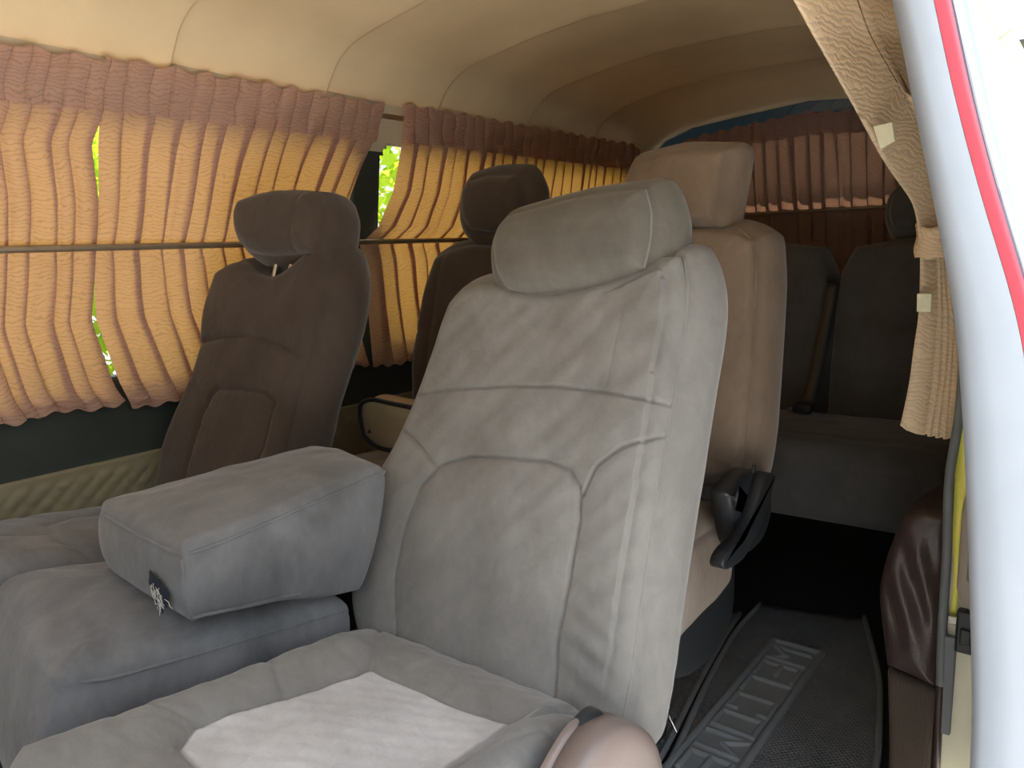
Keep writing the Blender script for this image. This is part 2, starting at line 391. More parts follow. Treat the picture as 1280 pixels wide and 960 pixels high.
# the front of the cabin: bulkhead with the windscreen opening, and the near wall ahead of the door
def wf(s, t): return (-.02+s*1.62, -.72, t*1.75)
o = sheet('wall_front', wf, 60, 60, GREEN, keep=lambda s, t: not (.22 < s < .78 and .92 < t*1.75 < 1.32)); tag(o, kind='structure'); solid(o, .03, 1)
def wn(s, t): y = -.72+s*.17; z = t*1.55; return (float(np.interp(z, [0, .8, 1.15, 1.55], [1.575, 1.575, 1.55, 1.50])), y, z)
o = sheet('wall_entrance', wn, 20, 30, GREEN); tag(o, kind='structure'); solid(o, .02, 1)
# ------------------------------------------------------------------ curtains
PLEAT = np.array([(0, .0020), (.12, .0060), (.30, .0085), (.60, .0095), (.90, .0092), (1.03, .0086), (1.06, .0078), (1.03, .0072), (.85, .0068), (.66, .0064), (.61, .0056), (.60, .0048), (.64, .0042), (.85, .0030), (1.0, .0020)])
def curtain(name, parent, mat, zs, left, right, place, npl, seed, amp=1.0, drift=.25, label=None):
    """pleated cloth: zs heights, left(z)/right(z) the two edges along the rail, place(along, depth, z) -> point"""
    r = np.random.default_rng(seed); wd = r.uniform(.75, 1.3, npl); wd /= wd.sum(); st = np.r_[0, np.cumsum(wd)][:-1]
    am = r.uniform(.55, 1.25, npl); ov = r.uniform(.62, 1.25, npl); ph = r.uniform(0, 6.3, npl); fq = r.uniform(5, 11, npl)
    V = []; cols = npl*30
    fine = resample(PLEAT, 30, 0)
    for _ in range(2): fine[1:-1] = .5*fine[1:-1]+.25*(fine[2:]+fine[:-2])
    fine = fine[:-1]
    for z in zs:
        zn = (z-zs[0])/(zs[-1]-zs[0]); L, Rr = left(z), right(z)
        for k in range(npl):
            o_ = ov[k]*(1-.35*abs(math.sin(zn*3.14)))
            sh = drift*math.sin(zn*fq[k]*.6+ph[k])*.5
            for (t, dp) in fine:
                tt = t if t < .58 else .58+(t-.58)*(o_ if dp > .0058 else 1)
                s = st[k]+wd[k]*(tt + sh*math.sin(3.14159*min(max(t, 0), 1))*.6)
                a = L+(Rr-L)*s
                V.append(place(a, amp*am[k]*dp*(1+.35*math.sin(zn*fq[k]+ph[k])) + .002*math.sin(a*31+zn*5+seed), z))
    nz = len(zs); F = [(i*cols+j, i*cols+j+1, (i+1)*cols+j+1, (i+1)*cols+j) for i in range(nz-1) for j in range(cols-1)]
    o = mesh(name, V, F, mat, parent, recalc=False)
    if label: o['label'] = label
    return o
def cx(z): return float(np.interp(z, [.78, 1.14, 1.155, 1.45, 1.54], [.038, .040, .042, .078, .098]))
far_place = lambda a, d, z: (cx(z)+d, a, z)
ip = lambda *pts: (lambda z: float(np.interp(z, [p[0] for p in pts], [p[1] for p in pts])))
def far_curtain(label, ztop, zbot, left, right, npl, seed, group='side window curtains'):
    y0 = left(1.5); t = thing('window_curtain', label, 'curtain', (cx(1.5), (left(1.3)+right(1.3))/2, zbot), group)
    zs = list(np.linspace(zbot, 1.10, 16))+list(np.linspace(1.12, 1.18, 7))+list(np.linspace(1.2, ztop-.085, 18))
    pin = lambda a, d, z: far_place(a, d*(1-.55*math.exp(-((z-1.148)/.03)**2)), z + (.004*math.sin(a*37+seed)+.004*math.sin(a*131) if z < zbot+.01 else 0))
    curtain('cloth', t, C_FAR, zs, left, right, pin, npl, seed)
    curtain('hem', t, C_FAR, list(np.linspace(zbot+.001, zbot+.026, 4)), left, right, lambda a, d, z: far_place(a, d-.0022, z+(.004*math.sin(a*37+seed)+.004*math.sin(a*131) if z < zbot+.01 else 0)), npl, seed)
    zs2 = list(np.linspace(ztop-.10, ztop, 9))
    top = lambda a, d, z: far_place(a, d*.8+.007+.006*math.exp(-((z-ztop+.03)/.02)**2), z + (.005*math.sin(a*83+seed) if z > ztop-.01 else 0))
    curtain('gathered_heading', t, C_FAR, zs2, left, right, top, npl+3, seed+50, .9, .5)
    return t
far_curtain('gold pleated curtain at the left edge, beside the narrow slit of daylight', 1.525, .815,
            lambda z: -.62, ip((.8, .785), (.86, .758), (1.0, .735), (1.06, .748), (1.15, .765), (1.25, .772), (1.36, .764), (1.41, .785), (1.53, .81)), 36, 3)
far_curtain('wide gold pleated curtain behind the dark window seat', 1.53, .80,
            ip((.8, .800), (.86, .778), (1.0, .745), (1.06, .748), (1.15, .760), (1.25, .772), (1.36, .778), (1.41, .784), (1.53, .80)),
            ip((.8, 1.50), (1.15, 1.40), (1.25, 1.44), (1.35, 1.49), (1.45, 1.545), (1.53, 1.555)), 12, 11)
far_curtain('orange glowing pleated curtain beyond the green gap, behind the second-row headrest', 1.54, .79,
            ip((.79, 1.515), (1.10, 1.50), (1.15, 1.49), (1.20, 1.56), (1.30, 1.615), (1.45, 1.645), (1.54, 1.625)),
            lambda z: 3.03, 23, 21)
rod = MB().tube([(.066, y, 1.150+.004*y) for y in np.linspace(-.62, 3.06, 20)], .0075, 12)
o = rod.build('curtain_rod', BRONZE); tag(o, 'thin bronze rod running across the middle of the side window curtains', 'curtain rod')
rail = MB().box((.066, -.62, 1.500), (.078, 3.05, 1.514), .002); o = rail.build('curtain_rail', STEEL, smooth=False)
tag(o, 'slim metal rail above the side curtains, showing at the gap between them', 'curtain rail')
# rear curtains
def rear_place(a, d, z): return (a, rearY(z)-.026-d, z)
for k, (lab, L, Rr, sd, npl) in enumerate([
    ('dark mauve rear window curtain, left one, behind the second-row aisle headrest', ip((.9, .16), (1.24, .16), (1.6, .135)), ip((.9, .815), (1.24, .81), (1.6, .785)), 31, 13),
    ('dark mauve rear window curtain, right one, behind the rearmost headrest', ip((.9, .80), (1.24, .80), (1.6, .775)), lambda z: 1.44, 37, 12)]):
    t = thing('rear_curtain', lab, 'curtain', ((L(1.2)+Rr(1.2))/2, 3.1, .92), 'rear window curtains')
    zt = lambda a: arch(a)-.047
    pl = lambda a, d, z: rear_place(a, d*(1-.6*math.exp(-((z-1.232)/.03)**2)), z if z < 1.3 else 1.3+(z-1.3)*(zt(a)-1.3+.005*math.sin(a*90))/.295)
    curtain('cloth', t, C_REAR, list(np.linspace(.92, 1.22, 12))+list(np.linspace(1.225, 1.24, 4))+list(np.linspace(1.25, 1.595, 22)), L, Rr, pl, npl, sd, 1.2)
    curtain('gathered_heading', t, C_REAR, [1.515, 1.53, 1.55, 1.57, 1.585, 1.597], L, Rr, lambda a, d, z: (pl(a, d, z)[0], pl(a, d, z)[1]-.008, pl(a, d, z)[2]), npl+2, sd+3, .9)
rod = MB().tube([(x, 3.098, 1.232) for x in np.linspace(.12, 1.46, 12)], .0065, 10)
o = rod.build('rear_curtain_rod', BRONZE); tag(o, 'thin dark rod across the rear window curtains above the back bench', 'curtain rod')

# near curtain, swept aside and tied at the door frame
tc_ = thing('tied_curtain', 'tan patterned curtain tied back beside the sliding door opening', 'curtain', (1.50, 1.52, .78))
Lc = [(1.381, 1.08, 1.451), (1.397, 1.15, 1.397), (1.419, 1.24, 1.327), (1.45, 1.34, 1.24), (1.478, 1.45, 1.174), (1.482, 1.48, 1.115), (1.483, 1.50, .976), (1.476, 1.50, .876), (1.463, 1.50, .786)]
Rc = [(1.423, 1.22, 1.474), (1.432, 1.28, 1.42), (1.463, 1.36, 1.348), (1.495, 1.44, 1.255), (1.507, 1.53, 1.161), (1.517, 1.55, 1.106), (1.535, 1.55, .973), (1.537, 1.55, .873), (1.535, 1.55, .747)]
Bc = [(1.450, 1.40, 1.510), (1.460, 1.44, 1.440), (1.475, 1.47, 1.365), (1.500, 1.52, 1.26), (1.512, 1.56, 1.161), (1.520, 1.57, 1.106)]
def bundle(name, L, R, a, b, s0, s1, folds, depth, wid, seed):
    n = 46; l = resample(L[a:b], n, .5); r_ = resample(R[a:b], n, .5); V = []
    for i in range(n+1):
        ac = r_[i]-l[i]; nrm = A(-.35, -.93, 0); t = i/n
        for (s, d) in folds:
            s_ = s0(t)+(s1(t)-s0(t))*s
            w_ = .002*math.sin(9*t+s*14+seed)
            V.append(l[i]+ac*s_+nrm*(d*depth(t)+w_))
    m = len(folds); F = [(i*m+j, i*m+j+1, (i+1)*m+j+1, (i+1)*m+j) for i in range(n) for j in range(m-1)]
    return mesh(name, V, F, C_NEAR, tc_, recalc=False)
fold_u = [(0.03, -.014), (0, -.006), (.01, .003), (.05, .007), (.2, .0085), (.45, .009), (.70, .008), (.84, .006), (.90, .003), (.905, -.010), (.88, -.016), (.94, -.004), (.975, -.002), (1.0, -.006), (.99, -.02), (1.03, -.016)]
one = lambda t: 1; zero = lambda t: 0
bundle('swept_cloth', Lc, Rc, 0, 6, zero, one, fold_u, lambda t: 1.5-.5*t, 1, 1)
fold_b = [(0, -.022), (.2, -.020), (.45, -.026), (.7, -.022), (.9, -.026), (1, -.036)]
bundle('swept_cloth', Rc, Bc, 0, 6, zero, one, fold_b, one, 1, 4)
fold_l = [(0.03, -.012), (0, -.003), (.05, .004), (.25, .008), (.45, .009), (.53, .004), (.54, -.008), (.57, -.002), (.60, .002), (.64, -.001), (.645, -.012), (.68, -.006), (.71, -.003), (.745, -.005), (.75, -.016), (.78, -.010), (.82, -.007), (.845, -.009), (.85, -.02), (.88, -.014), (.93, -.011), (.97, -.014), (1, -.026)]
bundle('hanging_cloth', Lc, Rc, 5, 9, zero, one, fold_l, lambda t: .8+1.0*t, 1, 2)
# tie band round the waist
th = []
for i, z in enumerate(np.linspace(1.090, 1.142, 9)):
    for j in range(24):
        a = 2*math.pi*j/24; sl = .012*math.sin(a)
        th.append((1.502+.030*math.cos(a)*(1+.06*math.sin(i*.9)), 1.512+.042*math.sin(a), z+sl*.6+.002*math.sin(j*1.7)))
F = [(i*24+j, i*24+(j+1) % 24, (i+1)*24+(j+1) % 24, (i+1)*24+j) for i in range(8) for j in range(24)]
o = mesh('tie_band', th, F, C_NEAR, tc_); solid(o, .004, 0)
for pts, yy in (([(1.449, 1.284), (1.475, 1.287), (1.480, 1.260), (1.461, 1.250)], 1.278), ([(1.485, 1.024), (1.507, 1.024), (1.508, .993), (1.486, .993)], 1.478)):
    pr = np.array([(x, yy-.006, z) for x, z in pts]); c = pr.mean(0); q = np.r_[pr, c+(pr-c)*.96+A(-.0008, -.0016, 0), pr+A(0, .004, 0)]
    mesh('hook_tape_patch', q, [(4, 5, 6, 7)]+[(i, (i+1) % 4, 4+(i+1) % 4, 4+i) for i in range(4)]+[(8+i, 8+(i+1) % 4, (i+1) % 4, i) for i in range(4)], VELC, tc_, smooth=False, label='cream square of hook tape') if False else tag(mesh('hook_tape_patch', q, [(4, 5, 6, 7)]+[(i, (i+1) % 4, 4+(i+1) % 4, 4+i) for i in range(4)]+[(8+i, 8+(i+1) % 4, (i+1) % 4, i) for i in range(4)], VELC, tc_, smooth=False), 'cream square of hook tape')

# ------------------------------------------------------------------ near grey seat
def seat_posts(parent, fr, us, v0, v1, n_=-.055, r=.006):
    O, U, V_, W = fr
    for u in us:
        a = O+u*U+v0*V_+n_*W; b = O+u*U+v1*V_+n_*W
        MB().tube([a+(b-a)*t for t in (0, .3, .6, 1)], r, 12).build('headrest_post', STEEL, parent)
ns = thing('grey_seat', 'large grey velour seat in front, its cushion running out of the picture', 'seat', (.97, .70, 0), None)
fr = frame((.95, .86, .45), 20, 3)
L = [(-.235, -.035), (-.272, .0), (-.300, .08), (-.315, .166), (-.297, .246), (-.250, .330), (-.226, .408), (-.207, .471), (-.196, .548), (-.180, .615)]
T = [(-.180, .615), (-.160, .643), (-.106, .660), (-.06, .655), (0, .641), (.069, .642), (.157, .661), (.210, .687), (.242, .702), (.272, .700)]
R = [(.285, -.02), (.290, .04), (.289, .158), (.290, .275), (.293, .395), (.294, .493), (.298, .592), (.292, .66), (.272, .700)]
B = [(-.235, -.035), (-.1, -.05), (.1, -.05), (.285, -.02)]
INS = [(-.144, -.02), (-.160, .05), (-.172, .105), (-.169, .192), (-.148, .268), (-.111, .314), (-.053, .336), (.030, .345), (.108, .350), (.148, .341), (.171, .316), (.179, .267), (.178, .180), (.174, .082), (.181, -.02)]
seams = [(INS, .005, .0026, .003, .016), ([(-.235, .425), (-.197, .436), (-.115, .452), (.006, .466), (.101, .473), (.190, .470), (.296, .462)], .0045, .0026, .002, .014),
         ([(-.25, .385), (-.226, .368), (-.165, .339), (-.118, .308)], .0045, .0026, .002, .014), ([(.296, .418), (.232, .386), (.196, .353), (.178, .305)], .0045, .0026, .002, .014),
         ([(.19, .69), (.20, .58), (.192, .48)], .0007, .003, .0004, .01)]
def nbx(P, d):   # soft wrinkles low down on the right bolster and a shaped top edge
    w = np.exp(-((P[:, 0]-.24)/.05)**2-((P[:, 1]-.10)/.10)**2)
    return .0022*np.sin(P[:, 1]*150+P[:, 0]*60)*w + .010*np.exp(-((P[:, 0]-.25)/.06)**2)*np.clip(P[:, 1]/.2, 0, 1)*(d > .03)
bk = pad('backrest', ns, V_SEAT, fr, L, R, B, T, .125, .024, .040, seams, .016, .10, (210, 250), [(INS, .007, .03)], .0016, 3, nbx)
O, U, V_, W = fr
pp = resample([(.276, .70), (.290, .66), (.296, .592), (.2925, .493), (.291, .395), (.288, .275), (.287, .158), (.288, .04), (.284, -.01)], 60, .5)
MB().tube([O+u*U+v*V_+W*(-.019) for u, v in pp], .0022, 6).build('piping', V_SEAT, bk)
fh = (O+.035*W+.0*V_, U, V_, W)
h = pad('headrest', ns, V_WORN_SHADE, (O+.03*W, U, V_, W), [(-.035, .640), (-.062, .668), (-.080, .715), (-.080, .752), (-.060, .775)], [(.224, .672), (.228, .72), (.222, .77), (.205, .808)],
        [(-.035, .640), (0, .633), (.1, .642), (.224, .672)], [(-.060, .775), (-.03, .782), (.089, .803), (.205, .808)], .135, .030, .040,
        [], .018, .06, (70, 50), [], .0016, 8)
pp = resample([(.205, .806), (.221, .77), (.227, .72), (.223, .674)], 30, .5)
MB().tube([O+u*U+v*V_+W*(.030-.024) for u, v in pp], .0022, 6).build('piping', V_SEAT, h)
seat_posts(ns, fr, (.03, .13), .60, .68)
# cushion
fc = flat((.97, .86, .45), 8)
L = [(-.205, -.615), (-.225, -.52), (-.232, -.36), (-.230, -.18), (-.222, .02)]
R = [(.235, -.615), (.270, -.52), (.285, -.36), (.280, -.18), (.268, .02)]
B = [(-.205, -.615), (-.12, -.66), (.12, -.66), (.235, -.615)]
T = [(-.222, .02), (-.1, .03), (.12, .035), (.268, .02)]
INC = [(-.103, -.125), (-.108, -.25), (-.128, -.345), (-.132, -.41), (-.105, -.445), (.0, -.455), (.155, -.445), (.19, -.40), (.185, -.25), (.168, -.108), (.05, -.118)]
seams = [(INC+[INC[0]], .006, .0035, .011, .028), ([(-.103, -.125), (-.125, -.10), (-.195, -.02)], .004, .005, .004, .015), ([(-.130, -.40), (-.175, -.44), (-.235, -.47)], .003, .004, .004, .02),
         ([(.168, -.108), (.2, -.05), (.22, .0)], .004, .005, .004, .015), ([(-.115, -.28), (-.235, -.25)], .002, .006, .003, .015), ([(-.135, -.42), (-.21, -.52), (-.23, -.56)], .002, .006, .003, .02), ([(.28, -.11), (.24, -.13), (.21, -.2), (.215, -.35)], .003, .005, .003, .02)]
def ncx(P, d):
    roll = .030*np.exp(-((P[:, 1]+.055)/.045)**2)*(np.abs(P[:, 0]) < .2)
    side = .034*np.exp(-((np.abs(P[:, 0]-.025)-.20)/.05)**2)*np.clip((-.02-P[:, 1])/.1, 0, 1)
    return (roll*.45+side)*np.clip(d/.03, 0, 1)
pad('cushion', ns, V_SEAT, fc, L, R, B, T, .17, .045, .008, seams, .012, .07, (170, 190), [(INC, -.006, .02)], .0018, 12, ncx, slot=INC)  # insert lightened by the mask: rubbed nap and painted top light
# recliner cover on the aisle side
rc = [(.575, .30), (.595, .44), (.67, .500), (.722, .528), (.772, .525), (.822, .498), (.868, .455), (.898, .402), (.905, .35), (.89, .29)]
fx = (A(1.306, 0, 0), A(0, 1, 0), A(0, 0, 1), A(1, 0, 0))
v, f = extrude_outline(rc, fx, .050, .014); rcv = mesh('recliner_cover', v, f, MAUVE, ns); rcv['label'] = 'mauve plastic recliner cover'
v, f = extrude_outline([(.58, .28), (.61, .45), (.69, .505), (.745, .532), (.80, .525), (.80, .48), (.82, .30)], (A(1.268, 0, 0), A(0, 1, 0), A(0, 0, 1), A(1, 0, 0)), .02, .006); autosmooth(mesh('recliner_plate', v, f, BLACK, rcv))
v, f = extrude_outline([(.56, .26), (.59, .45), (.67, .507), (.73, .535), (.775, .52), (.76, .46), (.78, .28)], (A(1.262, 0, 0), A(0, 1, 0), A(0, 0, 1), A(1, 0, 0)), .012, .006); autosmooth(mesh('recliner_rim', v, f, MAUVE, rcv))
MB().box((.78, .30, .16), (1.00, .80, .285), .02).build('seat_base', BLACK, ns)
for x in (.80, .93):
    MB().box((x, .30, 0), (x+.05, .80, .17), .008).build('floor_rail', BLACK, ns, smooth=False)
MB().tube([(1.275, .958, .425), (1.282, .953, .420), (1.292, .95, .408)], .0007, 5).build('loose_thread', THREAD, bk)

# ------------------------------------------------------------------ centre seat with its backrest folded flat
cs = thing('centre_seat', 'grey centre seat with its backrest folded flat like a box, torn at the corner', 'seat', (.58, .60, 0))
fc = flat((.57, .36, .600), 9, -9)
L = [(-.21, .045), (-.212, .16), (-.18, .35), (-.165, .475)]; R = [(.108, .0), (.127, .05), (.133, .18), (.133, .484)]
B = [(-.21, .045), (-.08, .022), (.03, .002), (.108, .0)]; T = [(-.165, .475), (0, .485), (.133, .484)]
def ccx(P, d): return .003*np.sin(P[:, 1]*95+P[:, 0]*45)*np.exp(-((P[:, 0]-.10)/.05)**2)*np.exp(-(P[:, 1]/.2)**2)*np.clip(d/.03, 0, 1)
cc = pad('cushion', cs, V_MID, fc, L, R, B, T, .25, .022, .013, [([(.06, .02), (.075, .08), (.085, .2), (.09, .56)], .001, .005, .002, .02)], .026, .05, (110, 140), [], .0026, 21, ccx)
O2, U2, V2, W2 = fc
pp = resample([(.04, .006), (.100, .003), (.128, .05), (.132, .18), (.132, .48)], 70, .3)
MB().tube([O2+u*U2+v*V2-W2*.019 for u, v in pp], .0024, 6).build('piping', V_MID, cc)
# folded back: the box
ft = flat((.595, .535, .728), -4.5, -3)
L = [(-.135, -.005), (-.125, .05), (-.10, .2), (-.068, .32), (-.055, .368)]; R = [(.140, -.018), (.150, .05), (.150, .2), (.148, .368)]
B = [(-.135, -.005), (-.12, -.012), (0, -.018), (.140, -.018)]; T = [(-.055, .368), (.02, .385), (.148, .368)]
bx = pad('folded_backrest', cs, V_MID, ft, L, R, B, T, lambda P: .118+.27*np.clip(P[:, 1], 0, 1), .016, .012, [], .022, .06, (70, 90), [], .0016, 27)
co_ = np.array([v.co[:] for v in bx.data.vertices]); b0 = wpos(cs); yw = co_[:, 1]+b0[1]; zw = co_[:, 2]+b0[2]   # rear end follows the slant of the neighbouring backrest
co_[:, 1] -= np.clip((yw-.66)/.2, 0, 1)*.42*np.maximum(0, .735-zw); bx.data.vertices.foreach_set('co', co_.ravel()); bx.data.update()
O2, U2, V2, W2 = ft
edge = [(p[0], p[1]) for p in L[::-1]]+B[1:]+R[1:]
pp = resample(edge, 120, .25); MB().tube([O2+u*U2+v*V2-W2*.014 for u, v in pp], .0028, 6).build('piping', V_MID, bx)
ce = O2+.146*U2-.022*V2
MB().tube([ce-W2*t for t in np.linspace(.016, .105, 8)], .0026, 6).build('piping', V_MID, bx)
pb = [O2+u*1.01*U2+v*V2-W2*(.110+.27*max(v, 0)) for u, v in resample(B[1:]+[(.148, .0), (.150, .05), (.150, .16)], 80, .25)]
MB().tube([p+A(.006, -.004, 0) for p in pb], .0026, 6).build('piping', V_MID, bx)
# torn hole in the near bottom corner: dark lining and frayed threads
hc = O2+.088*U2-.026*V2-.080*W2
hol = []
for j in range(28):
    a = 2*math.pi*j/28; rr = 1+.18*math.sin(3*a+1)+.12*math.sin(7*a)
    hol.append(hc+U2*.026*rr*math.cos(a)+W2*.030*rr*math.sin(a)-V2*.0095)
q = np.array(hol); c_ = q.mean(0)
mesh('torn_hole', np.r_[q, c_+(q-c_)*.6-V2*.001, [c_-V2*.0005]], [(i, (i+1) % 28, 28+(i+1) % 28, 28+i) for i in range(28)]+[(28+i, 28+(i+1) % 28, 56) for i in range(28)], FOAM, bx)
fray = MB(); rr_ = random.Random(4)
for k in range(28):
    a = rr_.uniform(0, 6.28); p = hc+U2*.020*math.cos(a)*rr_.uniform(.2, 1.1)+W2*.019*math.sin(a)*rr_.uniform(.2, 1.1)-V2*.0125
    pts = [p]
    for i in range(5): p = p+U2*rr_.gauss(.0004, .0022)+W2*rr_.gauss(-.0016, .0026)-V2*rr_.uniform(-.0008, .0014); pts.append(p)
    fray.tube(pts, .0005, 4)
fray.build('frayed_threads', THREAD, bx)
MB().box((.49, .42, .15), (.67, .82, .42), .02).build('seat_base', BLACK, cs)
MB().box((.53, .45, 0), (.63, .80, .16), .01).build('pedestal', BLACK, cs)

# ------------------------------------------------------------------ window seat, velour darkened for shade
ws = thing('velour_seat', 'shade-darkened velour seat against the curtains, behind the folded grey backrest', 'seat', (.26, .75, 0))
fr = frame((.27, .82, .62), 20, 4)
L = [(-.205, -.06), (-.217, .046), (-.218, .091), (-.203, .158), (-.173, .227), (-.158, .313), (-.168, .388), (-.172, .454), (-.155, .512)]
T = [(-.155, .512), (-.101, .537), (-.059, .537), (-.02, .505), (.06, .496), (.10, .514), (.15, .560), (.182, .562)]
R = [(.16, -.06), (.175, .05), (.180, .129), (.184, .244), (.200, .329), (.213, .397), (.216, .47), (.206, .53), (.182, .562)]
B = [(-.205, -.06), (0, -.07), (.15, -.06)]
INS = [(-.10, -.07), (-.086, .065), (-.069, .182), (-.050, .222), (-.029, .237), (.03, .242), (.089, .242), (.128, .236), (.145, .220), (.142, .16), (.133, .101), (.12, -.07)]
seams = [(INS, .007, .004, .008, .025), ([(-.17, .325), (-.12, .342), (-.053, .352), (.03, .357), (.082, .352), (.14, .34), (.195, .315)], .006, .004, .007, .022),
         ([(-.19, .28), (-.13, .25), (-.065, .205)], .003, .004, .004, .02), ([(.18, .30), (.165, .27), (.145, .21)], .003, .004, .004, .02)]
bk = pad('backrest', ws, V_SHADE, fr, L, R, B, T, .15, .032, .030, seams, .014, .09, (90, 110), [(INS, -.004, .03)], .0016, 33)
O, U, V_, W = fr
pad('headrest', ws, V_SHADE, (O+.03*W, U, V_, W), [(-.020, .548), (-.058, .565), (-.078, .592), (-.092, .635), (-.082, .670)], [(.185, .540), (.192, .58), (.185, .64), (.165, .672)],
    [(-.020, .548), (.02, .540), (.07, .537), (.185, .540)], [(-.082, .670), (-.03, .682), (.044, .686), (.165, .672)], .14, .032, .018, [([(.132, .70), (.142, .62), (.138, .50)], .002, .004, .0015, .012)], .016, .05, (60, 46), [], .0014, 35)
seat_posts(ws, fr, (.035, .085), .46, .57, -.03, .0055)
MB().box(O+.0*U+.505*V_-.045*W-A(.0, .0, .0), O+.10*U+.522*V_-.02*W+A(.0, .02, .005), .003).build('headrest_guide', BLACK, ws)
fc = flat((.26, .82, .585), 7, -3)
L = [(-.205, -.58), (-.215, -.3), (-.205, .0)]; R = [(.058, -.58), (.058, -.35), (.10, .0)]; B = [(-.205, -.58), (-.05, -.60), (.058, -.58)]; T = [(-.205, .0), (0, .01), (.10, .0)]
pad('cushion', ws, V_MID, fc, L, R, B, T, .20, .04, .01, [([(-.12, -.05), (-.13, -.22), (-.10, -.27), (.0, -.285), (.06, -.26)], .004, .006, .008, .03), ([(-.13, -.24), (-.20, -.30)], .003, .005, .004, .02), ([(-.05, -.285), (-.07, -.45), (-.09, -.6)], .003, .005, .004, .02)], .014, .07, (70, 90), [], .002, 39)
MB().box((.09, .30, .17), (.29, .80, .44), .02).build('seat_base', BLACK, ws)
MB().box((.12, .34, 0), (.27, .76, .18), .01).build('pedestal', BLACK, ws)

# ------------------------------------------------------------------ second row
r2 = thing('warm_aisle_seat', 'velour seat tinted tan for warm light, directly behind the large grey seat', 'seat', (.96, 1.40, 0))
fr = frame((.96, 1.45, .65), 6, 0)
L = [(-.235, -.03), (-.25, .12), (-.245, .3), (-.225, .43), (-.19, .487)]; T = [(-.19, .487), (-.1, .505), (.08, .510), (.19, .500), (.222, .478)]
R = [(.222, .005), (.231, .08), (.232, .25), (.231, .40), (.222, .478)]; B = [(-.235, -.03), (0, -.025), (.13, -.018), (.18, .0), (.222, .005)]
seams = [([(-.23, .29), (0, .31), (.23, .29)], .002, .004, .003, .02), ([(.13, .50), (.14, .3), (.135, .02)], .0012, .004, .001, .01), ([(-.24, .02), (0, .03), (.13, .035), (.20, .02)], .002, .004, .002, .02)]
bk = pad('backrest', r2, V_WARM, fr, L, R, B, T, .125, .020, .030, seams, .012, .09, (80, 90), [], .0012, 41, rs=[(0, .02, 0), (.3, .1, 0), (.6, .25, 0), (.85, .45, 0), (1, .7, 0), (.95, .88, 0), (.6, .97, 0), (0, 1, 0)])
O, U, V_, W = fr
pp = resample([(.19, .500), (.222, .478), (.230, .40), (.231, .25), (.230, .08), (.221, .006)], 50, .3)
MB().tube([O+u*U+v*V_-W*.014 for u, v in pp], .002, 6).build('piping', V_WARM, bk)
pad('headrest', r2, V_WARM, (O+.02*W, U, V_, W), [(-.058, .528), (-.072, .57), (-.066, .62), (-.045, .656)], [(.143, .520), (.148, .56), (.154, .61), (.160, .655)], [(-.058, .528), (.05, .520), (.143, .520)], [(-.045, .656), (.05, .668), (.160, .655)],
    .115, .016, .030, [], .010, .05, (56, 44), [], .001, 43, rs=[(0, .02, 0), (.45, .2, 0), (.85, .5, 0), (1, .75, 0), (.8, .92, 0), (0, 1, 0)])
seat_posts(r2, fr, (.02, .09), .47, .56, -.05)
fc = flat((.96, 1.44, .60), 5)
pad('cushion', r2, V_WARM, fc, [(-.235, -.32), (-.25, -.2), (-.24, .0)], [(.235, -.32), (.215, -.2), (.205, .0)], [(-.235, -.32), (0, -.34), (.235, -.32)], [(-.24, 0), (0, .01), (.205, .0)], .20, .035, .018, [([(.15, -.01), (.17, -.2), (.17, -.33)], .003, .005, .006, .02)], .012, .06, (60, 60), [], .0016, 47)
hs = [(1.29, .67), (1.38, .690), (1.43, .682), (1.485, .655), (1.52, .605), (1.515, .555), (1.47, .52), (1.40, .515), (1.34, .55)]
v, f = extrude_outline(hs, (A(1.235, 0, 0), A(0, 1, 0), A(0, 0, 1), A(1, 0, 0)), .045, .012); rh = mesh('recliner_housing', v, f, BLACK, r2); rh['label'] = 'black plastic recliner housing'
lv = [(1.46, .665), (1.43, .62), (1.37, .575), (1.30, .545), (1.21, .555), (1.195, .575), (1.23, .59), (1.30, .59), (1.345, .625), (1.39, .675), (1.43, .685)]
v, f = extrude_outline(lv, (A(1.256, 0, 0), A(0, 1, 0), A(0, 0, 1), A(1, 0, 0)), .026, .003); mesh('recliner_lever', v, f, BLACK, rh)
MB().tube([(1.0, 1.40, .648), (1.12, 1.385, .645), (1.20, 1.40, .655), (1.225, 1.41, .67), (1.228, 1.415, .695)], .004, 8).build('cover_cord', BLACK, r2)
v, f = extrude_outline([(1.12, .44), (1.30, .46), (1.46, .50), (1.46, .36), (1.38, .30), (1.25, .31), (1.13, .36)], (A(1.18, 0, 0), A(0, 1, 0), A(0, 0, 1), A(1, 0, 0)), .03, .008); mesh('side_shield', v, f, BLACK, r2)
MB().box((.78, 1.12, .14), (1.08, 1.42, .42), .02).build('seat_base', BLACK, r2)
for x in (.82, .98): MB().box((x, 1.1, .018), (x+.05, 1.45, .15), .008).build('floor_rail', BLACK, r2, smooth=False)

